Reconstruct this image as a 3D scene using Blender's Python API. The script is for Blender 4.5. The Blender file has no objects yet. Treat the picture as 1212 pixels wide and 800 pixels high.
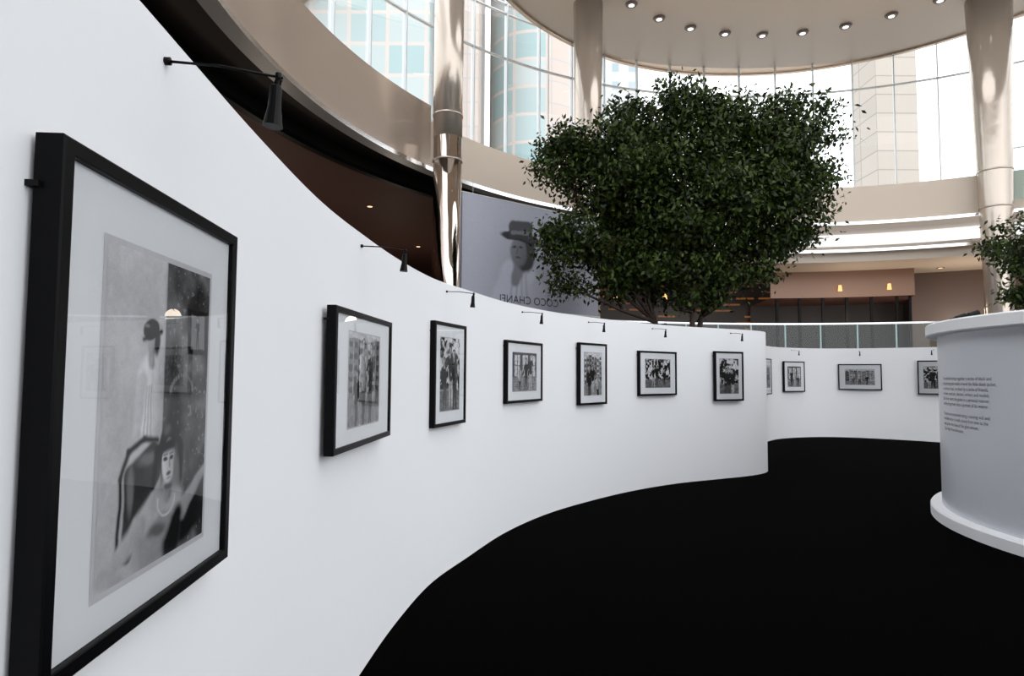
import bpy, bmesh, math, random
import numpy as np
from mathutils import Matrix, Vector
random.seed(7); np.random.seed(7)
S = bpy.context.scene
try: S.view_settings.view_transform = 'Standard'
except Exception: pass
PI = math.pi
EYE = 1.65
C = (7.5, 7.8)

# ---------------------------------------------------------------- helpers
def link(o, parent=None):
    S.collection.objects.link(o)
    if parent is not None: o.parent = parent
    return o

def empty(name, mat=None):
    e = bpy.data.objects.new(name, None); e.empty_display_size = .1
    link(e)
    if mat is not None: e.matrix_world = mat
    return e

def mesh_obj(name, V, F, mats, parent=None, smooth=False, fm=None, uvs=None):
    me = bpy.data.meshes.new(name)
    me.from_pydata([tuple(v) for v in V], [], [tuple(f) for f in F])
    if not isinstance(mats, (list, tuple)): mats = [mats]
    for m in mats: me.materials.append(m)
    if fm is not None: me.polygons.foreach_set('material_index', fm)
    if smooth: me.polygons.foreach_set('use_smooth', [True]*len(F))
    if uvs is not None:
        uv = me.uv_layers.new(name='UVMap')
        for l in me.loops:
            uv.data[l.index].uv = uvs[l.vertex_index]
    me.update()
    o = bpy.data.objects.new(name, me)
    return link(o, parent)

class MB:
    """mesh builder accumulating parts"""
    def __init__(s): s.V=[]; s.F=[]; s.M=[]
    def add(s, V, F, m=0):
        b=len(s.V); s.V+= [tuple(v) for v in V]; s.F += [tuple(i+b for i in f) for f in F]; s.M += [m]*len(F)
    def box(s, a, b, m=0, mat=None):
        x0,y0,z0=a; x1,y1,z1=b
        V=[(x0,y0,z0),(x1,y0,z0),(x1,y1,z0),(x0,y1,z0),(x0,y0,z1),(x1,y0,z1),(x1,y1,z1),(x0,y1,z1)]
        if mat is not None: V=[mat@Vector(v) for v in V]
        s.add(V,[(0,3,2,1),(4,5,6,7),(0,1,5,4),(1,2,6,5),(2,3,7,6),(3,0,4,7)],m)
    def tube(s, pts, rad, n=10, m=0, cap=True):
        pts=[Vector(p) for p in pts]; rings=[]; V=[];F=[]
        for i,p in enumerate(pts):
            d=(pts[min(i+1,len(pts)-1)]-pts[max(i-1,0)]).normalized()
            a=d.orthogonal().normalized() if i==0 else (a-d*a.dot(d)).normalized()
            b=d.cross(a); r=rad[i] if hasattr(rad,'__len__') else rad
            for k in range(n):
                t=2*PI*k/n; V.append(p+a*(r*math.cos(t))+b*(r*math.sin(t)))
        for i in range(len(pts)-1):
            for k in range(n):
                F.append((i*n+k,i*n+(k+1)%n,(i+1)*n+(k+1)%n,(i+1)*n+k))
        if cap:
            F.append(tuple(range(n))[::-1]); F.append(tuple((len(pts)-1)*n+k for k in range(n)))
        s.add(V,F,m)
    def obj(s,name,mats,parent=None,smooth=False):
        return mesh_obj(name,s.V,s.F,mats,parent,smooth,s.M)

def lathe(name, prof, phi0, phi1, mat, center=C, n=None, parent=None, smooth=True, closed=False):
    """profile [(r,z)...] swept; each profile segment has own verts (crisp edges)"""
    if n is None: n=max(8,int(abs(phi1-phi0)/2.0))
    V=[];F=[];UV=[]
    segs=list(zip(prof[:-1],prof[1:]))
    if closed: segs.append((prof[-1],prof[0]))
    for (r0,z0),(r1,z1) in segs:
        b=len(V)
        for i in range(n+1):
            t=math.radians(phi0+(phi1-phi0)*i/n)
            for r,z in ((r0,z0),(r1,z1)):
                V.append((center[0]+r*math.cos(t),center[1]+r*math.sin(t),z))
                UV.append((t*max(r0,.1), z if abs(z1-z0)>1e-4 else r))
        for i in range(n):
            F.append((b+2*i,b+2*i+2,b+2*i+3,b+2*i+1))
    return mesh_obj(name,V,F,mat,parent,smooth,uvs=UV)

# ---------------------------------------------------------------- materials
def srgb(r,g,b):
    f=lambda c:(c/255/12.92) if c/255<=.04045 else ((c/255+.055)/1.055)**2.4
    return (f(r),f(g),f(b),1)
def pmat(name, col, rough=.5, metal=0, spec=.5, emis=None, es=0, bump=None, var=None, coat=0):
    m=bpy.data.materials.new(name); m.use_nodes=True
    nt=m.node_tree; p=nt.nodes['Principled BSDF']
    p.inputs['Base Color'].default_value=col
    p.inputs['Roughness'].default_value=rough; p.inputs['Metallic'].default_value=metal
    p.inputs['Specular IOR Level'].default_value=spec
    p.inputs['Coat Weight'].default_value=coat
    if emis: p.inputs['Emission Color'].default_value=emis; p.inputs['Emission Strength'].default_value=es
    if bump or var:
        tc=nt.nodes.new('ShaderNodeTexCoord'); nz=nt.nodes.new('ShaderNodeTexNoise')
        nt.links.new(tc.outputs['Object'],nz.inputs['Vector'])
        nz.inputs['Scale'].default_value=(bump or var)[0]; nz.inputs['Detail'].default_value=(bump[3] if bump and len(bump)>3 else 4)
    if bump:
        bp=nt.nodes.new('ShaderNodeBump'); bp.inputs['Strength'].default_value=bump[1]; bp.inputs['Distance'].default_value=bump[2]
        nt.links.new(nz.outputs['Fac'],bp.inputs['Height']); nt.links.new(bp.outputs['Normal'],p.inputs['Normal'])
    if var:
        mx=nt.nodes.new('ShaderNodeMix'); mx.data_type='RGBA'
        mx.inputs['A'].default_value=col; mx.inputs['B'].default_value=tuple(c*var[1] for c in col[:3])+(1,)
        nt.links.new(nz.outputs['Fac'],mx.inputs['Factor']); nt.links.new(mx.outputs['Result'],p.inputs['Base Color'])
    return m
def emat(name,col,s):
    m=bpy.data.materials.new(name); m.use_nodes=True; nt=m.node_tree; nt.nodes.clear()
    e=nt.nodes.new('ShaderNodeEmission'); o=nt.nodes.new('ShaderNodeOutputMaterial')
    e.inputs[0].default_value=col; e.inputs[1].default_value=s; nt.links.new(e.outputs[0],o.inputs[0]); return m
def glassmat(name, tint=(1,1,1,1), ior=1.45, boost=1.0):
    m=bpy.data.materials.new(name); m.use_nodes=True; nt=m.node_tree; nt.nodes.clear()
    t=nt.nodes.new('ShaderNodeBsdfTransparent'); t.inputs[0].default_value=tint
    g=nt.nodes.new('ShaderNodeBsdfGlossy'); g.inputs['Roughness'].default_value=.0
    f=nt.nodes.new('ShaderNodeFresnel'); f.inputs[0].default_value=ior
    mu=nt.nodes.new('ShaderNodeMath'); mu.operation='MULTIPLY'; mu.inputs[1].default_value=boost; mu.use_clamp=True
    mx=nt.nodes.new('ShaderNodeMixShader'); o=nt.nodes.new('ShaderNodeOutputMaterial')
    nt.links.new(f.outputs[0],mu.inputs[0]); nt.links.new(mu.outputs[0],mx.inputs[0])
    nt.links.new(t.outputs[0],mx.inputs[1]); nt.links.new(g.outputs[0],mx.inputs[2]); nt.links.new(mx.outputs[0],o.inputs[0])
    return m
def facade(name,c1,c2,mortar,w,h,rough=.3,ms=.06,emis=0):
    m=bpy.data.materials.new(name); m.use_nodes=True; nt=m.node_tree; p=nt.nodes['Principled BSDF']
    uv=nt.nodes.new('ShaderNodeUVMap'); uv.uv_map='UVMap'
    b=nt.nodes.new('ShaderNodeTexBrick'); b.offset=0
    b.inputs['Color1'].default_value=c1; b.inputs['Color2'].default_value=c2; b.inputs['Mortar'].default_value=mortar
    b.inputs['Scale'].default_value=1; b.inputs['Brick Width'].default_value=w; b.inputs['Row Height'].default_value=h
    b.inputs['Mortar Size'].default_value=ms; b.inputs['Bias'].default_value=-.1
    nt.links.new(uv.outputs[0],b.inputs['Vector']); nt.links.new(b.outputs['Color'],p.inputs['Base Color'])
    p.inputs['Roughness'].default_value=rough; p.inputs['Specular IOR Level'].default_value=.2
    return m

M_wall = pmat('painted_wall', srgb(238,239,242), .6, spec=.25, bump=(60,.04,.002))
M_carpet = pmat('black_carpet', (.0004,.0004,.0005,1), 1, spec=.015, bump=(300,.5,.003))
M_drum = pmat('satin_white_panel', srgb(202,204,212), .3, spec=.5)
M_frame = pmat('black_lacquer_wood', (.0015,.0015,.002,1), .4, spec=.1)
M_mat = pmat('mat_board', srgb(238,240,243), .8, spec=.1)
M_glass = glassmat('picture_glass', ior=1.42, boost=.95)
M_black = pmat('black_metal', (.003,.003,.003,1), .45, spec=.15)
M_chrome = pmat('chrome', (.75,.76,.78,1), .12, metal=1)
M_lamp = emat('downlight_glow', (1,.95,.88,1), 2)
M_warm = emat('warm_glow', (1,.55,.22,1), 1.6)
M_beige = pmat('beige_soffit', srgb(210,194,178), .4, spec=.5)
M_beigeg = pmat('beige_gloss_fascia', srgb(176,160,146), .16, metal=.4, bump=(.45,.30,.35,1))
M_trough = pmat('shadow_gap', (.006,.005,.005,1), .6)
M_brown = pmat('brown_soffit', srgb(116,86,80), .6, spec=.3)
M_cream = pmat('cream_soffit', srgb(218,206,192), .5)
M_col = pmat('column_cladding', srgb(196,184,172), .2, metal=.6, bump=(2.0,.2,.05,2))
M_stone = pmat('dark_stone', srgb(98,80,72), .4)
M_steel = pmat('window_steel', srgb(205,210,212), .35, metal=.3)
M_win = glassmat('window_glass', (.98,1,1,1), 1.25)
M_bal = glassmat('balustrade_glass', (.74,.88,.87,1), 1.5)
M_soil = pmat('soil', (.02,.014,.01,1), .95, bump=(30,.8,.02))
M_bark = pmat('bark', srgb(58,46,38), .85, bump=(18,.6,.02))
M_ink = pmat('text_ink', srgb(92,94,100), .6)
M_print = bpy.data.materials.new('silver_gelatin_print'); M_print.use_nodes=True
_nt=M_print.node_tree; _p=_nt.nodes['Principled BSDF']; _a=_nt.nodes.new('ShaderNodeAttribute'); _a.attribute_name='tone'
_nt.links.new(_a.outputs['Color'],_p.inputs['Base Color']); _p.inputs['Roughness'].default_value=.5; _p.inputs['Specular IOR Level'].default_value=.08

# ---------------------------------------------------------------- camera
cam=bpy.data.cameras.new('camera'); co=bpy.data.objects.new('camera',cam); link(co)
cam.sensor_width=36; cam.lens=36*750/1212; cam.clip_start=.05; cam.clip_end=400
co.matrix_world=Matrix.Translation((0,0,EYE))@Matrix.Rotation(math.radians(93.3),4,'X')@Matrix.Rotation(math.radians(.35),4,'Z')
S.camera=co

# ---------------------------------------------------------------- world
w=bpy.data.worlds.new('overcast'); S.world=w; w.use_nodes=True
bg=w.node_tree.nodes['Background']; bg.inputs[0].default_value=(.955,.975,1,1); bg.inputs[1].default_value=2.5

# ---------------------------------------------------------------- serpentine wall
H=2.42
P=[(-.50,-3.2),(-.59,-1.6),(-.69,-.2),(-.765,1.1),(-.83,2.0),(-.86,2.8),(-.83,3.5),(-.76,4.3),(-.63,5.1),(-.40,5.8),(-.05,6.75),(.44,7.65),(1.06,8.45),(1.77,9.2),(2.56,9.83),(3.35,10.27),(3.97,10.62),(4.40,11.02),(4.62,11.6),(4.85,12.45),(5.2,13.5),(5.75,14.85),(6.42,16.05),(7.3,17.0),(8.7,17.45),(10.2,16.8),(11.6,15.3),(12.6,13.2)]
def catmull(P,k=14):
    out=[]; Q=[P[0]]+P+[P[-1]]
    for i in range(1,len(Q)-2):
        p0,p1,p2,p3=[Vector(q) for q in Q[i-1:i+3]]
        for j in range(k):
            t=j/k
            out.append(.5*((2*p1)+(p2-p0)*t+(2*p0-5*p1+4*p2-p3)*t*t+(3*p1-p0-3*p2+p3)*t**3))
    out.append(Vector(P[-1])); return out
W=catmull(P)
def tan_at(i):
    return (W[min(i+1,len(W)-1)]-W[max(i-1,0)]).normalized()
inner=[];outer=[]
for i,p in enumerate(W):
    t=tan_at(i); n=Vector((-t.y,t.x))
    inner.append(p); outer.append(p+n*.14)
V=[];F=[]
def strip(A,za,B,zb,rev=False):
    b=len(V)
    for a,c in zip(A,B): V.append((a.x,a.y,za)); V.append((c.x,c.y,zb))
    for i in range(len(A)-1):
        f=(b+2*i,b+2*i+2,b+2*i+3,b+2*i+1); F.append(f[::-1] if rev else f)
strip(inner,0,inner,H); strip(outer,0,outer,H,True); strip(inner,H,outer,H)
for k in (0,-1):
    b=len(V); a,c=inner[k],outer[k]
    V+=[(a.x,a.y,0),(c.x,c.y,0),(c.x,c.y,H),(a.x,a.y,H)]; F.append((b,b+1,b+2,b+3))
mesh_obj('wall_serpentine',V,F,M_wall,smooth=True)

def wall_frame(y=None, idx=None, z=0, off=0):
    if idx is None:
        idx=min(range(len(W)*2//3), key=lambda i:abs(W[i].y-y))
    t=tan_at(idx); n=Vector((t.y,-t.x))
    o=W[idx]+n*off
    if y is not None:
        o=o+t*((y-W[idx].y)/max(t.y,.2))
    return Matrix(((t.x,-n.x,0,o.x),(t.y,-n.y,0,o.y),(0,0,1,z),(0,0,0,1)))
def idx_near(x,y): return min(range(len(W)),key=lambda i:(W[i]-Vector((x,y))).length)

# ---------------------------------------------------------------- photographic prints (tones computed per vertex)
class Paint:
    """x in [0,a], y in [0,1] downwards"""
    def __init__(s,a,ny,seed=0,warp=0,wf=14):
        s.a=a; s.ny=ny; s.nx=int(ny*a); s.rng=np.random.default_rng(seed)
        s.X,s.Y=np.meshgrid(np.linspace(0,a,s.nx),np.linspace(0,1,s.ny)); s.X0,s.Y0=s.X,s.Y; s.I=np.full(s.X.shape,.5)
        if warp:
            n1=s.noise(wf,3)-.5; n2=s.noise(wf,3)-.5; s.X=s.X0+warp*n1; s.Y=s.Y0+warp*n2
    def noise(s,f,oct=4,ax=1,ay=1):
        out=np.zeros_like(s.X); amp=1; tot=0
        for o in range(oct):
            g=s.rng.random((int(f*ay)+3,int(f*ax*s.a)+3))
            gx=s.X0*f*ax; gy=s.Y0*f*ay; x0=np.clip(gx.astype(int),0,g.shape[1]-2); y0=np.clip(gy.astype(int),0,g.shape[0]-2)
            tx=gx-x0; ty=gy-y0; tx=tx*tx*(3-2*tx); ty=ty*ty*(3-2*ty)
            v=g[y0,x0]*(1-tx)*(1-ty)+g[y0,x0+1]*tx*(1-ty)+g[y0+1,x0]*(1-tx)*ty+g[y0+1,x0+1]*tx*ty
            out+=v*amp; tot+=amp; amp*=.55; f*=2
        return out/tot
    def put(s,mask,val): s.I=s.I*(1-mask)+val*mask
    def blob(s,cx,cy,rx,ry,val,soft=.15,rot=0,shade=0):
        c,n=math.cos(rot),math.sin(rot); x=s.X-cx; y=s.Y-cy
        u=(x*c+y*n)/rx; v=(-x*n+y*c)/ry; d=np.sqrt(u*u+v*v)
        m=np.clip((1+soft-d)/(2*soft),0,1); m=m*m*(3-2*m)
        s.put(m,val*(1-shade*np.clip(u*.7+v*.35,-1,1)))
    def cap(s,x0,y0,x1,y1,r0,r1,val,soft=.01,shade=0):
        dx,dy=x1-x0,y1-y0; L=dx*dx+dy*dy; t=np.clip(((s.X-x0)*dx+(s.Y-y0)*dy)/L,0,1)
        px=s.X-x0-t*dx; py=s.Y-y0-t*dy; d=np.sqrt(px*px+py*py); r=r0+(r1-r0)*t
        m=np.clip((r+soft-d)/(2*soft),0,1); m=m*m*(3-2*m); s.put(m,val*(1-shade*np.clip(px/r,-1,1)))
    def rect(s,x0,y0,x1,y1,val,soft=.006):
        m=np.clip((s.X-x0)/soft+.5,0,1)*np.clip((x1-s.X)/soft+.5,0,1)*np.clip((s.Y-y0)/soft+.5,0,1)*np.clip((y1-s.Y)/soft+.5,0,1); s.put(m,val)
    def person(s,x,y0,h,jac=.02,leg=.03,skin=.6,hair=.02):
        rg=s.rng; k=h; sw=rg.uniform(-.04,.04)*k; st=rg.uniform(.02,.09)*k
        s.cap(x-st,y0,x-.03*k,y0-.48*k,.022*k,.05*k,leg,.008*k+.002,.3); s.cap(x+st,y0,x+.035*k,y0-.48*k,.022*k,.05*k,leg,.008*k+.002,.3)
        s.cap(x,y0-.48*k,x+sw,y0-.74*k,.075*k,.10*k,jac,.01*k+.002,.5)
        ax,ay=rg.uniform(.10,.2),rg.uniform(.5,.7); bx_,by_=rg.uniform(.10,.2),rg.uniform(.45,.85)
        s.cap(x+sw-.10*k,y0-.76*k,x-ax*k,y0-ay*k,.04*k,.026*k,jac*1.6,.01*k,.3); s.cap(x+sw+.10*k,y0-.76*k,x+bx_*k,y0-by_*k,.04*k,.026*k,jac*1.3,.01*k,.3)
        s.blob(x-ax*k,y0-(ay-.03)*k,.02*k,.028*k,skin,.3); s.blob(x+bx_*k,y0-(by_-.03)*k,.02*k,.028*k,skin*.8,.3)
        s.cap(x+sw,y0-.80*k,x+sw,y0-.86*k,.026*k,.026*k,skin*.7,.006*k)
        s.blob(x+sw,y0-.918*k,.055*k,.068*k,hair,.15); s.blob(x+sw-.006*k,y0-.905*k,.036*k,.052*k,skin,.25,0,.35)
        s.cap(x+sw-.02*k,y0-.918*k,x+sw+.016*k,y0-.918*k,.005*k,.005*k,.12,.006*k)
    def mesh(s,w,h,parent,yoff,cx=0,cz=0,name='print'):
        grain=s.rng.normal(size=s.I.shape)*.02; I=np.clip(s.I*(1+grain*2)+grain*.3,.003,.9)
        nx,ny=s.nx,s.ny
        co=np.zeros((ny,nx,3)); co[...,0]=(s.X0/s.a-.5)*w+cx; co[...,1]=yoff; co[...,2]=(.5-s.Y0)*h+cz
        me=bpy.data.meshes.new(name); me.vertices.add(nx*ny); me.vertices.foreach_set('co',co.ravel())
        ii=np.arange(nx*ny).reshape(ny,nx); q=np.stack([ii[1:,:-1],ii[1:,1:],ii[:-1,1:],ii[:-1,:-1]],-1).reshape(-1,4)
        nf=len(q); me.loops.add(4*nf); me.loops.foreach_set('vertex_index',q.ravel().astype(np.int32))
        me.polygons.add(nf); me.polygons.foreach_set('loop_start',np.arange(0,4*nf,4,dtype=np.int32)); me.polygons.foreach_set('loop_total',np.full(nf,4,dtype=np.int32))
        me.update(calc_edges=True)
        at=me.color_attributes.new('tone','FLOAT_COLOR','POINT'); c=np.ones((nx*ny,4)); c[:,0]=I.ravel(); c[:,1]=I.ravel(); c[:,2]=I.ravel()*1.03
        at.data.foreach_set('color',c.ravel()); me.materials.append(M_print)
        return link(bpy.data.objects.new(name,me),parent)

def big_print():
    a=(.65*(PW-.056))/(.775*(PH-.056)); p=Paint(a,460,5,.022,9)
    X,Y=p.X0/a,p.Y0
    p.I=.68-.10*p.noise(3)-.10*Y+.10*np.clip(.4-X,0,1)
    # damask curtain on the right
    n=p.noise(14,4); f=p.noise(60,2); g=p.noise(7,3)
    cur=.03+.16*n*n+.035*(np.sin(X*34+3*g)*.5+.5)*(1-.5*Y)
    cur=cur*(1.0+.9*np.clip((g-.5)*5,-.6,1)); cur=np.where(f>.76,cur+.16,cur)
    p.put(np.clip((X-.50)/.015,0,1),cur)
    p.put(np.clip(1-abs(X-.535)/.05,0,1)*.5,.16)
    p.rect(a*.74,.14,a*.985,.31,.012); p.rect(a*.78,.16,a*.95,.29,.22); p.person(a*.86,.285,.12,.02)
    for k in range(14):
        t=PI*k/13; p.blob(a*(.70+.12*math.cos(t)),.44-.05*math.sin(t),.008,.008,.3,.5)
    # woman standing in cap, back to us
    p.cap(a*.37,.60,a*.37,.38,.040,.070,.80,.02,.22); p.cap(a*.27,.56,a*.30,.40,.022,.032,.66,.015,.15); p.cap(a*.44,.58,a*.46,.42,.022,.03,.6,.015,.15)
    p.cap(a*.24,.62,a*.38,.64,.025,.05,.72,.03)
    for k in range(3): p.cap(a*(.33+.03*k),.58,a*(.345+.02*k),.42,.003,.003,.45,.006)
    p.cap(a*.385,.34,a*.38,.30,.022,.022,.40,.01); p.blob(a*.385,.268,.036,.046,.40,.2,0,.35); p.blob(a*.43,.275,.020,.042,.02,.35)
    p.blob(a*.37,.232,.052,.034,.010,.15,-.25); p.cap(a*.30,.266,a*.46,.236,.007,.010,.008,.008); p.blob(a*.33,.222,.015,.006,.2,.6)
    # armchair
    for (x0,y0,x1,y1,r) in ((.15,.92,.16,.70,.009),(.16,.70,.22,.62,.010),(.22,.62,.34,.585,.011),(.34,.585,.46,.60,.010),(.23,.92,.24,.70,.035),(.25,.70,.42,.64,.04),(.30,.78,.44,.70,.05)):
        p.cap(a*x0,y0,a*x1,y1,r,r,.010 if r<.02 else .05,.009)
    p.blob(a*.24,.74,.02,.07,.24,.5); p.blob(a*.38,.655,.06,.02,.20,.6)
    p.cap(a*.74,.93,a*1.02,.86,.06,.08,.008,.02); p.cap(a*.80,.82,a*.99,.78,.03,.03,.02,.02)
    # seated woman
    p.cap(a*.50,1.02,a*.58,.84,.15,.11,.30,.03,.35)
    p.cap(a*.66,.82,a*.76,.86,.05,.042,.36,.015,.3); p.cap(a*.74,.87,a*.99,.755,.036,.020,.42,.012,.25)
    p.cap(a*.46,.815,a*.32,.87,.050,.046,.56,.018,.25); p.cap(a*.32,.87,a*.05,.965,.046,.026,.52,.014,.2); p.cap(a*.05,.965,a*.18,1.0,.028,.018,.48,.012)
    p.cap(a*.44,.82,a*.70,.825,.034,.036,.54,.025,.2)
    p.cap(a*.575,.79,a*.58,.73,.032,.028,.36,.012,.35); p.blob(a*.58,.765,.03,.012,.10,.5)
    p.cap(a*.36,.97,a*.60,.93,.07,.06,.38,.03,.3); p.cap(a*.64,.97,a*.70,.88,.06,.035,.010,.02); p.blob(a*.50,.90,.06,.02,.16,.6)
    p.blob(a*.585,.640,.082,.090,.006,.12); p.cap(a*.59,.60,a*.60,.53,.055,.022,.02,.03); p.blob(a*.56,.575,.028,.018,.14,.7)
    p.cap(a*.46,.64,a*.44,.75,.020,.012,.008,.012); p.cap(a*.71,.64,a*.725,.75,.020,.012,.008,.012)
    p.blob(a*.585,.682,.050,.070,.72,.16,0,.32)
    p.cap(a*.48,.632,a*.69,.630,.020,.020,.010,.012)
    p.blob(a*.66,.70,.016,.05,.20,.7)
    for e in (-.022,.022):
        p.blob(a*.583+e,.672,.015,.0075,.025,.5); p.cap(a*.583+e-.014,.659,a*.583+e+.014,.657,.0022,.0022,.06,.004)
    p.cap(a*.592,.675,a*.600,.698,.003,.006,.36,.006); p.blob(a*.588,.722,.016,.0065,.08,.5); p.blob(a*.588,.737,.015,.004,.36,.8)
    for k in range(22):
        t=PI*k/21; p.blob(a*.575+.062*math.cos(t),.80+.06*math.sin(t),.0045,.0045,.75,.4)
    p.I*=(.84+.30*p.noise(9))*(.92+.16*p.noise(40,2))
    return p

def scene_print(a,seed):
    p=Paint(a,170,seed,.06,12); rg=p.rng; kind=seed%4
    X,Y=p.X0/a,p.Y0
    if kind==0:
        p.I=.45+.35*p.noise(3)
        for k in range(7):
            x=k/7*a; d=rg.uniform(.02,.5); p.rect(x,rg.uniform(0,.2),x+a/7.5,.75,d)
            for j in range(5): p.rect(x+.02,.1+j*.12,x+a/7.5-.02,.16+j*.12,d*.3 if d>.2 else d*4)
        p.rect(0,.75,a,1,.28)
    elif kind==1:
        p.I=.02+.12*p.noise(5)
        for k in range(3):
            x=a*(.08+.32*k); p.rect(x,.06,x+a*.22,.62,.7); p.rect(x+a*.10,.06,x+a*.12,.62,.06); p.rect(x,.32,x+a*.22,.34,.06)
        p.put(np.clip((Y-.62)/.05,0,1),.06+.45*p.noise(14,3,1,3))
    elif kind==2:
        p.I=.70-.35*((X-.5)**2+(Y-.4)**2)*2; p.I*=(.75+.5*p.noise(4))
    else:
        n=p.noise(12,5); p.I=np.clip((n-.46)*6,.006,.75); p.put(np.clip((Y-.7)/.04,0,1),.05+.26*p.noise(9,3,1,3))
    npers={0:3,1:3,2:1,3:3}[kind]
    if kind==2:
        cx=a*.5; p.cap(cx-.28,.98,cx-.05,.66,.12,.12,.015,.02,.4); p.cap(cx+.28,.98,cx+.05,.66,.12,.12,.02,.02,.4); p.cap(cx,1,cx,.72,.2,.12,.02,.02)
        p.cap(cx,.75,cx,.55,.06,.06,.5,.01,.3); p.blob(cx,.34,.17,.21,.015,.1); p.blob(cx-.01,.38,.115,.16,.68,.12,0,.3)
        for e in (-.05,.04): p.blob(cx+e,.36,.026,.014,.03,.3)
        p.blob(cx-.01,.47,.035,.014,.06,.3); p.cap(cx-.08,.24,cx+.09,.23,.04,.04,.02,.01)
        p.cap(cx+.2,.9,cx+.12,.55,.05,.035,.6,.01,.3)
    else:
        for k in range(npers):
            x=a*(.15+.7*(k+.5)/npers+rg.uniform(-.05,.05)); h=rg.uniform(.6,1.0)
            p.person(x,rg.uniform(.93,1.15),h,rg.choice([.008,.015,.4]),rg.choice([.012,.08,.5]),.58)
    p.I*=(.5+.95*p.noise(22,4))
    return p

GREY={}
def grey(v):
    v=round(v,2)
    if v not in GREY: GREY[v]=pmat('print_tone_%02d'%int(v*100),(v,v,v*1.04,1),.5,spec=.2,var=(25,.8))
    return GREY[v]
def picture(mw, w, h, seed, pw, ph, fw=.028, dep=.045, big=False, pz=0):
    e=empty('framed_photograph',mw)
    m=MB()
    x,z=w/2,h/2
    def ring(y,x_,z_): return [(-x_,y,-z_),(x_,y,-z_),(x_,y,z_),(-x_,y,z_)]
    rs=[ring(0,x,z),ring(-dep+.003,x,z),ring(-dep,x-.003,z-.003),ring(-dep,x-fw+.002,z-fw+.002),ring(-dep+.003,x-fw,z-fw),ring(-dep+.018,x-fw,z-fw)]
    V=[v for r in rs for v in r]; F=[]
    for i in range(len(rs)-1):
        for k in range(4): F.append((i*4+k,i*4+(k+1)%4,(i+1)*4+(k+1)%4,(i+1)*4+k))
    F.append((3,2,1,0))
    m.add(V,F); m.obj('frame',M_frame,e)
    a=MB(); a.box((-x+fw,-dep+.014,-z+fw),(x-fw,-.004,z-fw)); a.obj('mat_board',M_mat,e)
    yb=-dep+.014
    def rectm(x0,z0,x1,z1,mat,lev,name):
        mesh_obj(name,[(x0,yb-.0005*lev,z0),(x1,yb-.0005*lev,z0),(x1,yb-.0005*lev,z1),(x0,yb-.0005*lev,z1)],[(0,1,2,3)],mat,e)
    if big:
        iw,ih=w-.056,h-.056
        X0,X1,Z0_,Z1_=(.18-.5)*iw,(.83-.5)*iw,(.5-.91)*ih,(.5-.135)*ih
        rectm(X0-.012,Z0_-.012,X1+.012,Z1_+.012,grey(.7),1,'window_mount')
        big_print().mesh(X1-X0,Z1_-Z0_,e,yb-.001,(X0+X1)/2,(Z0_+Z1_)/2)
    else:
        rectm(-pw/2-.006,-ph/2-.006+pz,pw/2+.006,ph/2+.006+pz,grey(.55),1,'window_mount')
        scene_print(pw/ph,seed).mesh(pw,ph,e,yb-.001,0,pz)
    mesh_obj('glass',[(-x+fw,-dep+.006,-z+fw),(x-fw,-dep+.006,-z+fw),(x-fw,-dep+.006,z-fw),(-x+fw,-dep+.006,z-fw)],[(0,1,2,3)],M_glass,e)
    b=MB()
    for sx in (-1,1): b.box((sx*x*.8-.012,-.01,z*.78),(sx*x*.8+.012,.02,z*.78+.03))
    b.box((-x-.007,-.012,z*.80),(-x+.004,.012,z*.80+.01))
    b.obj('hanging_brackets',M_black,e)
    return e

PW,PH=.76,.87
picture(wall_frame(y=1.352,z=EYE-.06,off=.006),PW,PH,1,.4,.6,fw=.028,dep=.045,big=True)
picture(wall_frame(y=3.35,z=EYE-.03,off=.035),1.0,.68,4,.55,.47,fw=.028)
picture(wall_frame(y=5.33,z=EYE,off=.02),.66,.85,3,.40,.60)
picture(wall_frame(y=7.06,z=EYE+.03,off=.02),.90,.67,5,.60,.42)
picture(wall_frame(y=8.42,z=EYE+.015,off=.02),.66,.81,8,.42,.56)
picture(wall_frame(y=9.53,z=EYE+.03,off=.02),.88,.66,7,.58,.42)
picture(wall_frame(y=10.35,z=EYE-.005,off=.03),.64,.80,11,.42,.56)
for (x,y,ww,hh,sd,pw,ph) in ((6.35,15.95,.7,.9,8,.42,.56),(7.62,17.15,.82,.82,9,.52,.54),(9.5,17.35,1.04,.70,12,.70,.42),(10.88,16.25,.72,.87,15,.45,.56)):
    i=idx_near(x,y); picture(wall_frame(idx=i,z=EYE-.01,off=.05),ww,hh,sd,pw,ph)

# ---------------------------------------------------------------- picture lamps
def picture_lamp(idx):
    e=empty('picture_lamp',wall_frame(idx=idx,z=H-.07,off=0))
    m=MB()
    m.tube([(0,.0,0),(0,-.012,0)],.009,12); m.tube([(0,0,0),(0,-.12,-.006),(0,-.26,-.028)],.0032,8)
    m.tube([(0,-.25,-.018),(0,-.25,-.044)],.007,10)
    m.tube([(-.011,-.252,-.03),(.011,-.252,-.03)],.005,8)
    m.obj('arm',M_black,e,True)
    h=MB()
    h.tube([(0,-.25,-.036),(0,-.247,-.046),(0,-.245,-.05),(0,-.243,-.10),(0,-.24,-.142)],[.007,.009,.013,.015,.022],16)
    h.obj('head',M_black,e,False)
    return e
for y in (1.42,3.45,5.35,7.1,8.4,9.5,10.4): picture_lamp(min(range(len(W)*2//3),key=lambda i:abs(W[i].y-y)))
for x,y in ((7.62,17.15),(9.5,17.35),(10.88,16.25)): picture_lamp(idx_near(x,y))

# ---------------------------------------------------------------- floor
lathe('floor',[(0.01,0),(25,0)],0,360,M_carpet,n=120,smooth=False)

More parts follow.
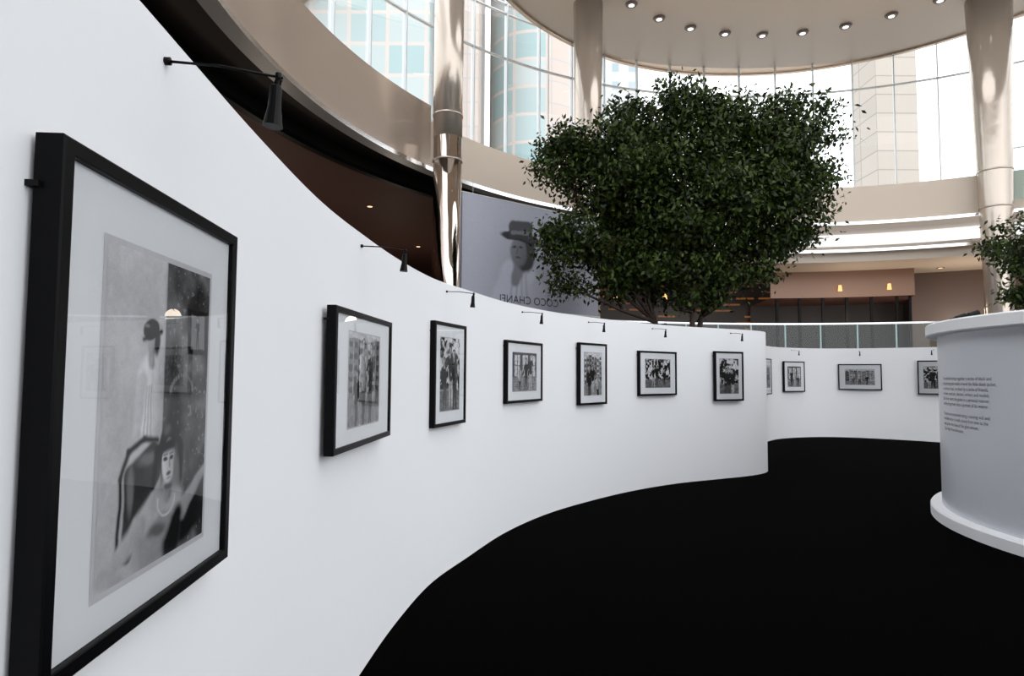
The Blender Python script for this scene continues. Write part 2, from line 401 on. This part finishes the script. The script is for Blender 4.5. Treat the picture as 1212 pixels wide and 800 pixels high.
# ---------------------------------------------------------------- round planter
DC=(7.7,6.3)
pl=empty('round_planter',Matrix.Identity(4))
lathe('base_flange',[(2.7,.0),(3.0,0),(3.0,.11),(2.985,.13),(2.88,.13)],0,360,M_wall,DC,160,pl)
lathe('body',[(2.88,.0),(2.88,2.16)],0,360,M_drum,DC,160,pl)
lathe('rim',[(2.88,2.14),(2.985,2.14),(3.0,2.155),(3.0,2.265),(2.985,2.28),(2.55,2.28),(2.55,2.1)],0,360,M_wall,DC,160,pl)
lathe('soil',[(2.56,2.18),(0.01,2.22)],0,360,M_soil,DC,64,pl,False)
def text_mesh(body,size,sl=1.1,extr=0):
    tc=bpy.data.curves.new('t','FONT'); tc.body=body; tc.size=size; tc.space_line=sl; tc.extrude=extr
    to=bpy.data.objects.new('t',tc); S.collection.objects.link(to); bpy.context.view_layer.update()
    dg=bpy.context.evaluated_depsgraph_get(); tm=bpy.data.meshes.new_from_object(to.evaluated_get(dg))
    bpy.data.objects.remove(to); return tm
lines=["The exhibition brings together a series of black and","white photographs made around the little black jacket,","a wardrobe classic revisited by a circle of friends,","actresses, musicians, dancers, writers and models.","Each sitter wears the jacket in a personal manner,","turning the garment into a portrait of its wearer.","","The prints are presented along a curving wall and","invite the visitor to walk slowly from one to the","next, under the trees of the glass atrium.","Open daily. Free admission."]
tm=text_mesh("\n".join(lines),.052,1.1)
ph0=math.radians(157)
for v in tm.vertices:
    a=ph0+v.co.x/2.884; z=1.62+v.co.y
    v.co=(DC[0]+2.884*math.cos(a),DC[1]+2.884*math.sin(a),z)
tm.materials.clear(); tm.materials.append(M_ink)
link(bpy.data.objects.new('wall_text',tm),pl)
for a in (146,151,158,166):
    t=math.radians(a); ex=empty('planter_uplight',Matrix.Translation((DC[0]+2.7*math.cos(t),DC[1]+2.7*math.sin(t),2.28)))
    m=MB(); m.tube([(0,0,0),(0,0,.015)],.05,14); m.tube([(0,0,.015),(0,0,.05)],.01,8); m.tube([(-.05,0,.05),(.05,0,.075)],[.03,.04],12)
    m.obj('lamp_body',M_black,ex)

# ---------------------------------------------------------------- trees
def leaf_material(name,c1,c2):
    m=bpy.data.materials.new(name); m.use_nodes=True; nt=m.node_tree; p=nt.nodes['Principled BSDF']
    g=nt.nodes.new('ShaderNodeNewGeometry'); r=nt.nodes.new('ShaderNodeValToRGB')
    r.color_ramp.elements[0].color=c1; r.color_ramp.elements[1].color=c2
    nt.links.new(g.outputs['Random Per Island'],r.inputs[0]); nt.links.new(r.outputs[0],p.inputs['Base Color'])
    p.inputs['Roughness'].default_value=.45; p.inputs['Specular IOR Level'].default_value=.25
    return m
M_leaf=leaf_material('ficus_leaf',(.005,.011,.002,1),(.055,.088,.014,1))
def tree(name, base, fork_z, lobes, nclus, nleaf, lsize, crad, stems=4, trunk_r=.09, tubr=None):
    e=empty(name,Matrix.Translation(base)); B=Vector(base)
    rng=np.random.default_rng(11)
    vols=np.array([(l[1][0]*l[1][1]*l[1][2])**.8 for l in lobes]); vols=vols/vols.sum()
    cl=[]
    for k in range(nclus):
        l=lobes[rng.choice(len(lobes),p=vols)]
        d=rng.normal(size=3); d/=np.linalg.norm(d); r=rng.uniform(.1,1)**.45
        if rng.random()<.12: r*=rng.uniform(1.0,1.2)
        cl.append(np.array(l[0])+d*r*np.array(l[1])-np.array(base))
    m=MB(); forks=[]
    for s in range(stems):
        a=2*PI*s/stems+.4; f=Vector((math.cos(a)*.55,math.sin(a)*.35,fork_z+random.uniform(-.2,.3)))
        b=Vector((math.cos(a)*.12,math.sin(a)*.12,0))
        mid=b.lerp(f,.5)+Vector((random.uniform(-.08,.08),random.uniform(-.08,.08),0))
        m.tube([b,b.lerp(mid,.5),mid,f],[trunk_r,trunk_r*.85,trunk_r*.75,trunk_r*.6],8); forks.append(f)
    for l in lobes:
        c=Vector(l[0])-B; f=min(forks,key=lambda q:(q-c).length)
        mid=f.lerp(c,.5)+Vector((random.uniform(-.2,.2),random.uniform(-.2,.2),-.15))
        m.tube([f,mid,c],[trunk_r*.5,trunk_r*.34,trunk_r*.2],7)
        forks_l=[f.lerp(mid,.7),mid,mid.lerp(c,.5),c]
        for p in cl:
            p=Vector(p)
            if (p-c).length<max(l[1])*1.05 and random.random()<.6:
                s=min(forks_l,key=lambda q:(q-p).length)
                m.tube([s,s.lerp(p,.5)+Vector((0,0,random.uniform(-.05,.1))),p],[trunk_r*.16,trunk_r*.1,trunk_r*.05],4,cap=False)
    m.obj('trunk_and_branches',M_bark,e,True)
    n=nclus*nleaf
    cen=np.repeat(np.array(cl),nleaf,axis=0)
    off=rng.normal(size=(n,3))*np.array([crad,crad,crad*.7]); cen=cen+off
    d=rng.normal(size=(n,3)); d[:,2]-=.5; d/=np.linalg.norm(d,axis=1)[:,None]
    u=rng.normal(size=(n,3)); u[:,2]+=1.0; sd=np.cross(d,u); sd/=np.linalg.norm(sd,axis=1)[:,None]
    nn=np.cross(sd,d)
    L=(lsize*rng.uniform(.7,1.3,n))[:,None]
    v0=cen; v1=cen+d*L*.45+sd*L*.24+nn*L*.06; v2=cen+d*L; v3=cen+d*L*.45-sd*L*.24+nn*L*.06
    V=np.stack([v0,v1,v2,v3],1).reshape(-1,3)
    me=bpy.data.meshes.new('leaves'); me.vertices.add(4*n); me.vertices.foreach_set('co',V.ravel())
    me.loops.add(4*n); me.loops.foreach_set('vertex_index',np.arange(4*n,dtype=np.int32))
    me.polygons.add(n); me.polygons.foreach_set('loop_start',np.arange(0,4*n,4,dtype=np.int32)); me.polygons.foreach_set('loop_total',np.full(n,4,dtype=np.int32))
    me.update(calc_edges=True); me.materials.append(M_leaf)
    link(bpy.data.objects.new('leaves',me),e)
    if tubr: lathe('tub',[(.01,.0),(.9,0),(1.0,.6),(.93,.6),(.9,.5),(.01,.5)],0,360,M_stone,(0,0),48,e)
    return e
TD=12.9; k=TD/750
def lobe(px,py,rx,ry,rd,dy=0): return ((( px-606)*k,TD+dy,EYE+(443-py)*k),(rx*k,rd,ry*k))
tree('ficus_tree',(3.4,12.9,0),2.9,[
    lobe(732,200,66,62,1.3),lobe(785,138,56,40,1.2),lobe(930,162,58,48,1.2),lobe(820,235,100,75,1.5),
    lobe(920,235,62,52,1.2),lobe(664,190,26,42,.8),lobe(675,285,32,40,.8),lobe(668,335,18,20,.5),lobe(770,312,80,28,1.1),lobe(865,152,40,44,1.1),lobe(915,290,42,20,.7),lobe(978,215,20,30,.6),
    lobe(720,335,30,18,.6),lobe(800,345,60,14,.6),lobe(865,325,50,18,.7)],
    600,125,.115,.18,tubr=1)
tree('potted_ficus',(7.1,7.5,2.215),.7,[((6.75,7.6,3.3),(.62,.6,.45)),((6.2,7.55,3.25),(.30,.4,.38)),((6.12,7.5,2.85),(.18,.3,.28)),((6.3,7.5,2.6),(.2,.3,.15)),((7.4,7.6,3.4),(.7,.6,.5))],110,100,.07,.09,3,.05)

# ---------------------------------------------------------------- atrium ring balcony
rb=empty('ring_balcony',Matrix.Identity(4))
ZR=EYE+4.5
lathe('fascia',[(11.14,ZR),(11.14,ZR+1.15),(11.3,ZR+1.2),(13.3,ZR+1.2)],-20,147,M_beige,n=130,parent=rb)
lathe('fascia_high',[(11.14,ZR),(11.14,ZR+1.5),(11.3,ZR+1.55),(13.3,ZR+1.55)],147,260,M_beigeg,n=100,parent=rb)
lathe('trim_lower',[(11.09,ZR+.0),(11.09,ZR+.09),(11.14,ZR+.09)],-20,260,M_chrome,n=200,parent=rb)
lathe('trim_under',[(11.09,ZR),(11.35,ZR),(11.35,ZR+.3)],95,260,M_steel,n=120,parent=rb)
lathe('gap',[(11.35,ZR+.3),(12.4,ZR+.3),(12.4,ZR)],95,260,M_trough,n=120,parent=rb)
lathe('trim_inner',[(12.35,ZR+.05),(12.35,ZR-.04),(12.5,ZR-.04)],95,260,M_black,n=120,parent=rb)
lathe('soffit_dark',[(12.4,ZR),(24,ZR)],95,260,M_brown,n=120,parent=rb)
lathe('soffit_light',[(11.09,ZR),(12.5,ZR)],-20,95,M_beige,n=80,parent=rb)
lathe('top_deck',[(11.3,ZR+1.2),(24,ZR+1.2)],-20,260,M_beige,n=120,parent=rb)
lathe('railing_glass',[(11.06,ZR+.35),(11.06,ZR+1.75)],20,57,M_bal,n=24,parent=rb)
lathe('railing_rail',[(11.03,ZR+1.75),(11.03,ZR+1.79),(11.09,ZR+1.79),(11.09,ZR+1.75)],20,57,M_chrome,n=24,parent=rb,closed=True)
cc=empty('mezzanine_canopy',Matrix.Identity(4))
lathe('clerestory_glass',[(12.5,ZR-.5),(12.5,ZR)],-20,95,emat('clerestory_daylight',(1,.98,.96,1),1.1),n=80,parent=cc)
lathe('canopy',[(22,ZR-.45),(12.1,ZR-.45),(12.1,ZR-.62),(12.35,ZR-.62),(12.35,ZR-.9),(22,ZR-.9)],-20,95,M_cream,n=80,parent=cc)
lathe('canopy_edge',[(12.06,ZR-.64),(12.06,ZR-.55),(12.1,ZR-.52)],-20,95,M_chrome,n=80,parent=cc)
mz=empty('mezzanine_floor',Matrix.Identity(4))
ZM=EYE+.6
M_mezz=pmat('pale_stone_floor',srgb(180,166,154),.3,bump=(2,.05,.01))
lathe('slab',[(11.9,0),(11.9,ZM)],-20,185,M_stone,n=100,parent=mz)
lathe('paving',[(11.9,ZM),(24,ZM)],-20,185,M_mezz,n=100,parent=mz)
lathe('wall_back',[(24,0),(24,ZR+1.2)],-20,260,pmat('dark_back_wall',srgb(70,54,48),.6),n=100)
dl=empty('soffit_downlights',Matrix.Identity(4)); m=MB(); mr=MB()
for R in (14.5,18):
    for a in range(100,200,9):
        t=math.radians(a+R); x,y=C[0]+R*math.cos(t),C[1]+R*math.sin(t); m.tube([(x,y,ZR-.016),(x,y,ZR)],.07,14); mr.tube([(x,y,ZR-.012),(x,y,ZR)],.12,14)
for R in (14.5,17.5):
    for a in range(20,95,8):
        t=math.radians(a+R*.2); x,y=C[0]+R*math.cos(t),C[1]+R*math.sin(t); m.tube([(x,y,ZR-.916),(x,y,ZR-.9)],.07,14); mr.tube([(x,y,ZR-.912),(x,y,ZR-.9)],.12,14)
m.obj('lamps',emat('warm_downlight',(1,.62,.35,1),1.8),dl); mr.obj('trims',M_brown,dl)
def plight(name,x,y,z,wt,col,r=.25):
    l=bpy.data.lights.new(name,'POINT'); l.energy=wt; l.color=col; l.shadow_soft_size=r
    o=bpy.data.objects.new(name,l); o.location=(x,y,z); link(o)
for a,R,e in ((46,15,70),(60,13.6,60),(74,13.2,40),(92,15,25),(150,16,25),(165,15.5,25),(130,18,25)):
    t=math.radians(a); plight('soffit_fill_light',C[0]+R*math.cos(t),C[1]+R*math.sin(t),ZM+1.3,e,(1,.84,.68))  # added fill: point lights without fittings, put in to brighten the soffits

# columns
def column(x,y,r0,r1,ztop,lower=None):
    e=empty('atrium_column',Matrix.Translation((x,y,0)))
    zs=[0,3,6,9,ztop]; rr=lambda z:r0+(r1-r0)*(z/ztop)**1.6
    if lower is None:
        m=MB(); m.tube([(0,0,z) for z in zs],[rr(z) for z in zs],48); m.obj('shaft',M_col,e,True)
    else:
        m=MB(); m.tube([(0,0,0),(0,0,3),(0,0,ZR+.6)],[rr(0),rr(3),rr(ZR)],48); m.obj('mirror_sleeve',lower,e,True)
        m=MB(); m.tube([(0,0,ZR+.6),(0,0,9),(0,0,ztop)],[rr(ZR),rr(9),rr(ztop)],48); m.obj('shaft',M_col,e,True)
    for z in (ZR+.1,ZR+1.1):
        q=MB(); q.tube([(0,0,z-.02),(0,0,z+.02)],rr(z)+.012,48); q.obj('collar',M_col,e,True)
column(-1.42,13.5,.30,.34,12.2,pmat('mirror_column',srgb(206,196,188),.05,metal=1,bump=(.9,.4,.25,1)))
column(2.1,17.4,.32,.42,12.2)
column(13.15,17.0,.30,.55,12.2)

# upper ceiling disc
UC=(7.44,12.8); ZU=EYE+10.5
uc=empty('ceiling',Matrix.Identity(4))
lathe('soffit',[(4.2,ZU+.5),(4.2,ZU),(8.75,ZU),(8.75,ZU+.35),(8.6,ZU+.5),(8.6,ZU+.9)],0,360,M_beige,UC,160,uc)
lathe('edge_trim',[(8.70,ZU-.05),(8.82,ZU-.05),(8.82,ZU+.05)],0,360,M_beigeg,UC,160,uc)
m=MB(); g=MB()
for a in range(0,360,11):
    t=math.radians(a); x,y=UC[0]+6.15*math.cos(t),UC[1]+6.15*math.sin(t)
    m.tube([(x,y,ZU-.05),(x,y,ZU)],[.15,.18],16); g.tube([(x,y,ZU-.055),(x,y,ZU-.045)],.085,14)
m.obj('downlight_rims',M_stone,uc); g.obj('downlights',M_lamp,uc)

# ---------------------------------------------------------------- curtain wall
cw=empty('window_1',Matrix.Identity(4)); RW=13.3; Z0=ZR+1.2; Z1=Z0+9
lathe('glass',[(RW,Z0),(RW,Z1)],-20,215,M_win,n=150,parent=cw)
m=MB()
for a in np.arange(-20,215,5.2):
    t=math.radians(a); mt=Matrix.Translation((C[0],C[1],0))@Matrix.Rotation(t,4,'Z')
    m.box((RW-.10,-.014,Z0),(RW+.05,.014,Z1),0,mt)
m.obj('mullions',M_steel,cw)
for z in (Z0+.05,Z0+3.8,Z0+5.2,Z0+5.5,Z0+7.6):
    lathe('transom',[(RW-.06,z-.02),(RW-.06,z+.02),(RW+.03,z+.02),(RW+.03,z-.02)],-20,215,M_steel,n=150,parent=cw,closed=True)

# ---------------------------------------------------------------- balustrade
bl=empty('glass_balustrade',Matrix.Identity(4))
lathe('glass_panels',[(12.0,ZM+.05),(12.0,ZM+1.0)],20,120,M_bal,n=80,parent=bl)
lathe('handrail',[(11.96,ZM+1.0),(11.96,ZM+1.05),(12.02,ZM+1.05),(12.02,ZM+1.0)],20,120,M_chrome,n=80,parent=bl,closed=True)
m=MB()
for a in np.arange(20,121,5):
    t=math.radians(a); mt=Matrix.Translation((C[0],C[1],0))@Matrix.Rotation(t,4,'Z'); m.box((12.02,-.02,ZM),(12.06,.02,ZM+1.0),0,mt)
m.obj('posts',M_steel,bl)

# ---------------------------------------------------------------- shop fronts behind the balustrade
sf=empty('shop_front',Matrix.Identity(4))
def shopmat(name,w,h,c,s,bias):
    ms=bpy.data.materials.new(name); ms.use_nodes=True; nt=ms.node_tree; p=nt.nodes['Principled BSDF']
    uv=nt.nodes.new('ShaderNodeUVMap'); uv.uv_map='UVMap'
    b=nt.nodes.new('ShaderNodeTexBrick'); b.offset=.37
    for nme,cc_ in (('Color1',(.012,.008,.006,1)),('Color2',c),('Mortar',(.010,.007,.006,1))): b.inputs[nme].default_value=cc_
    b.inputs['Scale'].default_value=1; b.inputs['Brick Width'].default_value=w; b.inputs['Row Height'].default_value=h; b.inputs['Mortar Size'].default_value=h*.38; b.inputs['Bias'].default_value=bias
    nt.links.new(uv.outputs[0],b.inputs['Vector']); nt.links.new(b.outputs['Color'],p.inputs['Base Color']); nt.links.new(b.outputs['Color'],p.inputs['Emission Color']); p.inputs['Emission Strength'].default_value=s
    return ms
M_sh1=shopmat('shop_display_strips',.85,.24,(.45,.16,.035,1),.7,-.5)
M_sh2=shopmat('shop_display',.45,.75,(.45,.25,.12,1),.7,-.1)
lathe('shelving',[(17,ZM),(17,ZR-.9)],80,125,M_sh1,n=60,parent=sf)
lathe('side_wall',[(15.5,ZM),(15.5,ZR-.9)],50,66,M_stone,n=20,parent=sf)
lathe('shop_window',[(15.5,ZM+.3),(15.5,ZM+2.0)],30,49,emat('lit_shop_window',(1,.96,.93,1),.8),n=20,parent=sf)
lathe('bulkhead',[(14.2,ZM+2.1),(14.2,ZR-.9)],66,84,pmat('bronze_bulkhead',srgb(132,102,84),.3,metal=.3),n=40,parent=sf)
lathe('bulkhead_soffit',[(14.2,ZM+2.1),(17,ZM+2.1)],66,84,M_brown,n=40,parent=sf)
lathe('back_shelving',[(16.8,ZM),(16.8,ZM+2.1)],66,84,M_sh2,n=30,parent=sf)
m=MB()
for a in (66.5,68,71,74,77,80,83):
    t=math.radians(a); mt=Matrix.Translation((C[0],C[1],0))@Matrix.Rotation(t,4,'Z'); m.box((14.3,-.04,ZM),(14.4,.04,ZM+2.1),0,mt)
m.obj('door_frames',M_black,sf)
m=MB()
for a in (69,75):
    t=math.radians(a); x,y=C[0]+14.1*math.cos(t),C[1]+14.1*math.sin(t); m.tube([(x,y,ZM+2.3),(x,y,ZM+2.5)],[.07,.05],12)
for a in (90,97,104,111):
    t=math.radians(a); x,y=C[0]+15.5*math.cos(t),C[1]+15.5*math.sin(t); m.tube([(x,y,ZM+2.2),(x,y,ZM+2.4)],[.09,.06],12)
m.obj('wall_lamps',M_warm,sf)
m=MB()
for a in (90,97,104,111):
    t=math.radians(a); x,y=C[0]+15.5*math.cos(t),C[1]+15.5*math.sin(t); m.tube([(x,y,ZM+2.4),(x,y,ZR-.9 if a<95 else ZR)],.01,6)
m.obj('lamp_cords',M_black,sf)

# ---------------------------------------------------------------- banner
A=Vector((-1.15,14.2,0)); Bv=Vector((2.3,16.9,0)); d=(Bv-A).normalized(); Lb=(Bv-A).length
n=Vector((d.y,-d.x,0))
bm_=Matrix(((d.x,-n.x,0,A.x),(d.y,-n.y,0,A.y),(0,0,1,EYE+1.55),(0,0,0,1)))
bn=empty('hanging_banner',bm_); hb=2.6
p=Paint(Lb/hb,300,3,.03,8); a_=Lb/hb
p.I=.56-.10*(p.X/a_)-.05*p.noise(2)
def bx(v): return v/hb
def by(v): return 1-v/hb
p.blob(bx(2.65),by(.55),.30,.45,.44,.3); p.blob(bx(3.2),by(.9),.25,.5,.32,.5)
p.cap(bx(1.25),by(.15),bx(1.45),by(.85),.17,.13,.66,.03,-.1); p.cap(bx(2.15),by(.15),bx(1.95),by(.85),.18,.13,.58,.03,.2); p.cap(bx(1.45),by(.9),bx(1.9),by(.9),.10,.10,.64,.03)
for q in range(4): p.cap(bx(1.4+.18*q),by(.2),bx(1.5+.12*q),by(.9),.010,.006,.45,.02)
p.cap(bx(1.55),by(.7),bx(1.72),by(1.2),.05,.07,.26,.02)
p.blob(bx(1.86),by(1.46),.125,.19,.04,.15); p.blob(bx(1.66),by(1.44),.098,.140,.20,.18,0,.3)
for e in (-.045,.03): p.blob(bx(1.64)+e,by(1.52),.022,.011,.05,.5)
p.blob(bx(1.64),by(1.28),.03,.011,.08,.5); p.cap(bx(1.62),by(1.5),bx(1.60),by(1.37),.006,.01,.14,.01)
p.blob(bx(1.72),by(1.78),.24,.045,.025,.15,.04); p.cap(bx(1.48),by(1.85),bx(1.94),by(1.88),.055,.055,.04,.012); p.cap(bx(1.50),by(2.0),bx(1.92),by(2.04),.065,.065,.08,.015); p.cap(bx(1.45),by(1.86),bx(1.98),by(1.90),.018,.018,.20,.01)
pb=p.mesh(Lb,hb,bn,-.002,Lb/2,hb/2,name='printed_face')
M_ban=bpy.data.materials.new('banner_print'); M_ban.use_nodes=True; nt=M_ban.node_tree; q=nt.nodes['Principled BSDF']; at=nt.nodes.new('ShaderNodeAttribute'); at.attribute_name='tone'
mx=nt.nodes.new('ShaderNodeMix'); mx.data_type='RGBA'; mx.blend_type='MULTIPLY'; mx.inputs['Factor'].default_value=1; mx.inputs['B'].default_value=(.94,.97,1.12,1)
nt.links.new(at.outputs['Color'],mx.inputs['A']); nt.links.new(mx.outputs['Result'],q.inputs['Base Color']); q.inputs['Roughness'].default_value=.7
pb.data.materials.clear(); pb.data.materials.append(M_ban)
m=MB(); m.box((0,0,0),(Lb,.02,hb)); m.obj('cloth',pmat('banner_cloth',srgb(170,174,190),.7),bn)
m=MB(); m.tube([(-.05,.01,hb),(Lb+.05,.01,hb)],.02,10); m.tube([(-.05,.01,0),(Lb+.05,.01,0)],.02,10)
for x in (.3,Lb-.3): m.tube([(x,.01,hb),(x,.01,ZR-EYE-1.55+.02)],.006,6)
m.obj('rods_and_cables',M_steel,bn)
tm=text_mesh('COCO CHANEL',.27)
for v in tm.vertices: v.co=(2.95-v.co.x,-.006,.16+v.co.y)
tm.materials.clear(); tm.materials.append(pmat('banner_ink',srgb(60,62,72),.7)); link(bpy.data.objects.new('lettering',tm),bn)

# ---------------------------------------------------------------- buildings outside
def building(name,x0,x1,y0,y1,h,mat):
    e=empty(name,Matrix.Identity(4)); V=[];F=[];UV=[]
    c=[(x0,y0),(x1,y0),(x1,y1),(x0,y1)]; acc=0
    for i in range(4):
        a,b_=c[i],c[(i+1)%4]; l=math.dist(a,b_); k0=len(V)
        V+=[(*a,0),(*b_,0),(*b_,h),(*a,h)]; UV+=[(acc,0),(acc+l,0),(acc+l,h),(acc,h)]; F.append((k0,k0+1,k0+2,k0+3)); acc+=l
    mesh_obj('facade',V,F,mat,e,uvs=UV)
    m=MB(); m.box((x0-.1,y0-.1,h),(x1+.1,y1+.1,h+1)); m.obj('parapet',M_steel,e)
    return e
F_glass=facade('glass_tower_facade',(.28,.40,.41,1),(.46,.49,.49,1),(.52,.47,.44,1),2.4,2.0,.4,.12)
F_pink=facade('pink_granite_facade',(.50,.42,.38,1),(.54,.46,.42,1),(.40,.40,.40,1),1.6,1.6,.5,.05)
F_beige=facade('stone_facade',(.40,.36,.32,1),(.44,.39,.35,1),(.28,.26,.24,1),3.2,1.3,.6,.04)
F_white=facade('white_block_facade',(.55,.56,.57,1),(.36,.45,.50,1),(.6,.6,.6,1),1.6,1.8,.5,.5)
building('glass_tower',-15,-5.2,38,52,60,F_glass)
building('granite_tower',-4.6,-2.3,40,50,60,F_pink)
rt=empty('rounded_tower',Matrix.Identity(4)); lathe('facade',[(3.4,0),(3.4,60)],0,360,F_glass,(1.6,47),60,rt); lathe('core',[(3.5,0),(3.5,60)],285,325,F_pink,(1.6,47),20,rt)
building('office_block',7.5,12,60,70,44,F_white)
building('stone_tower',24.6,27.4,42,45,60,F_beige)
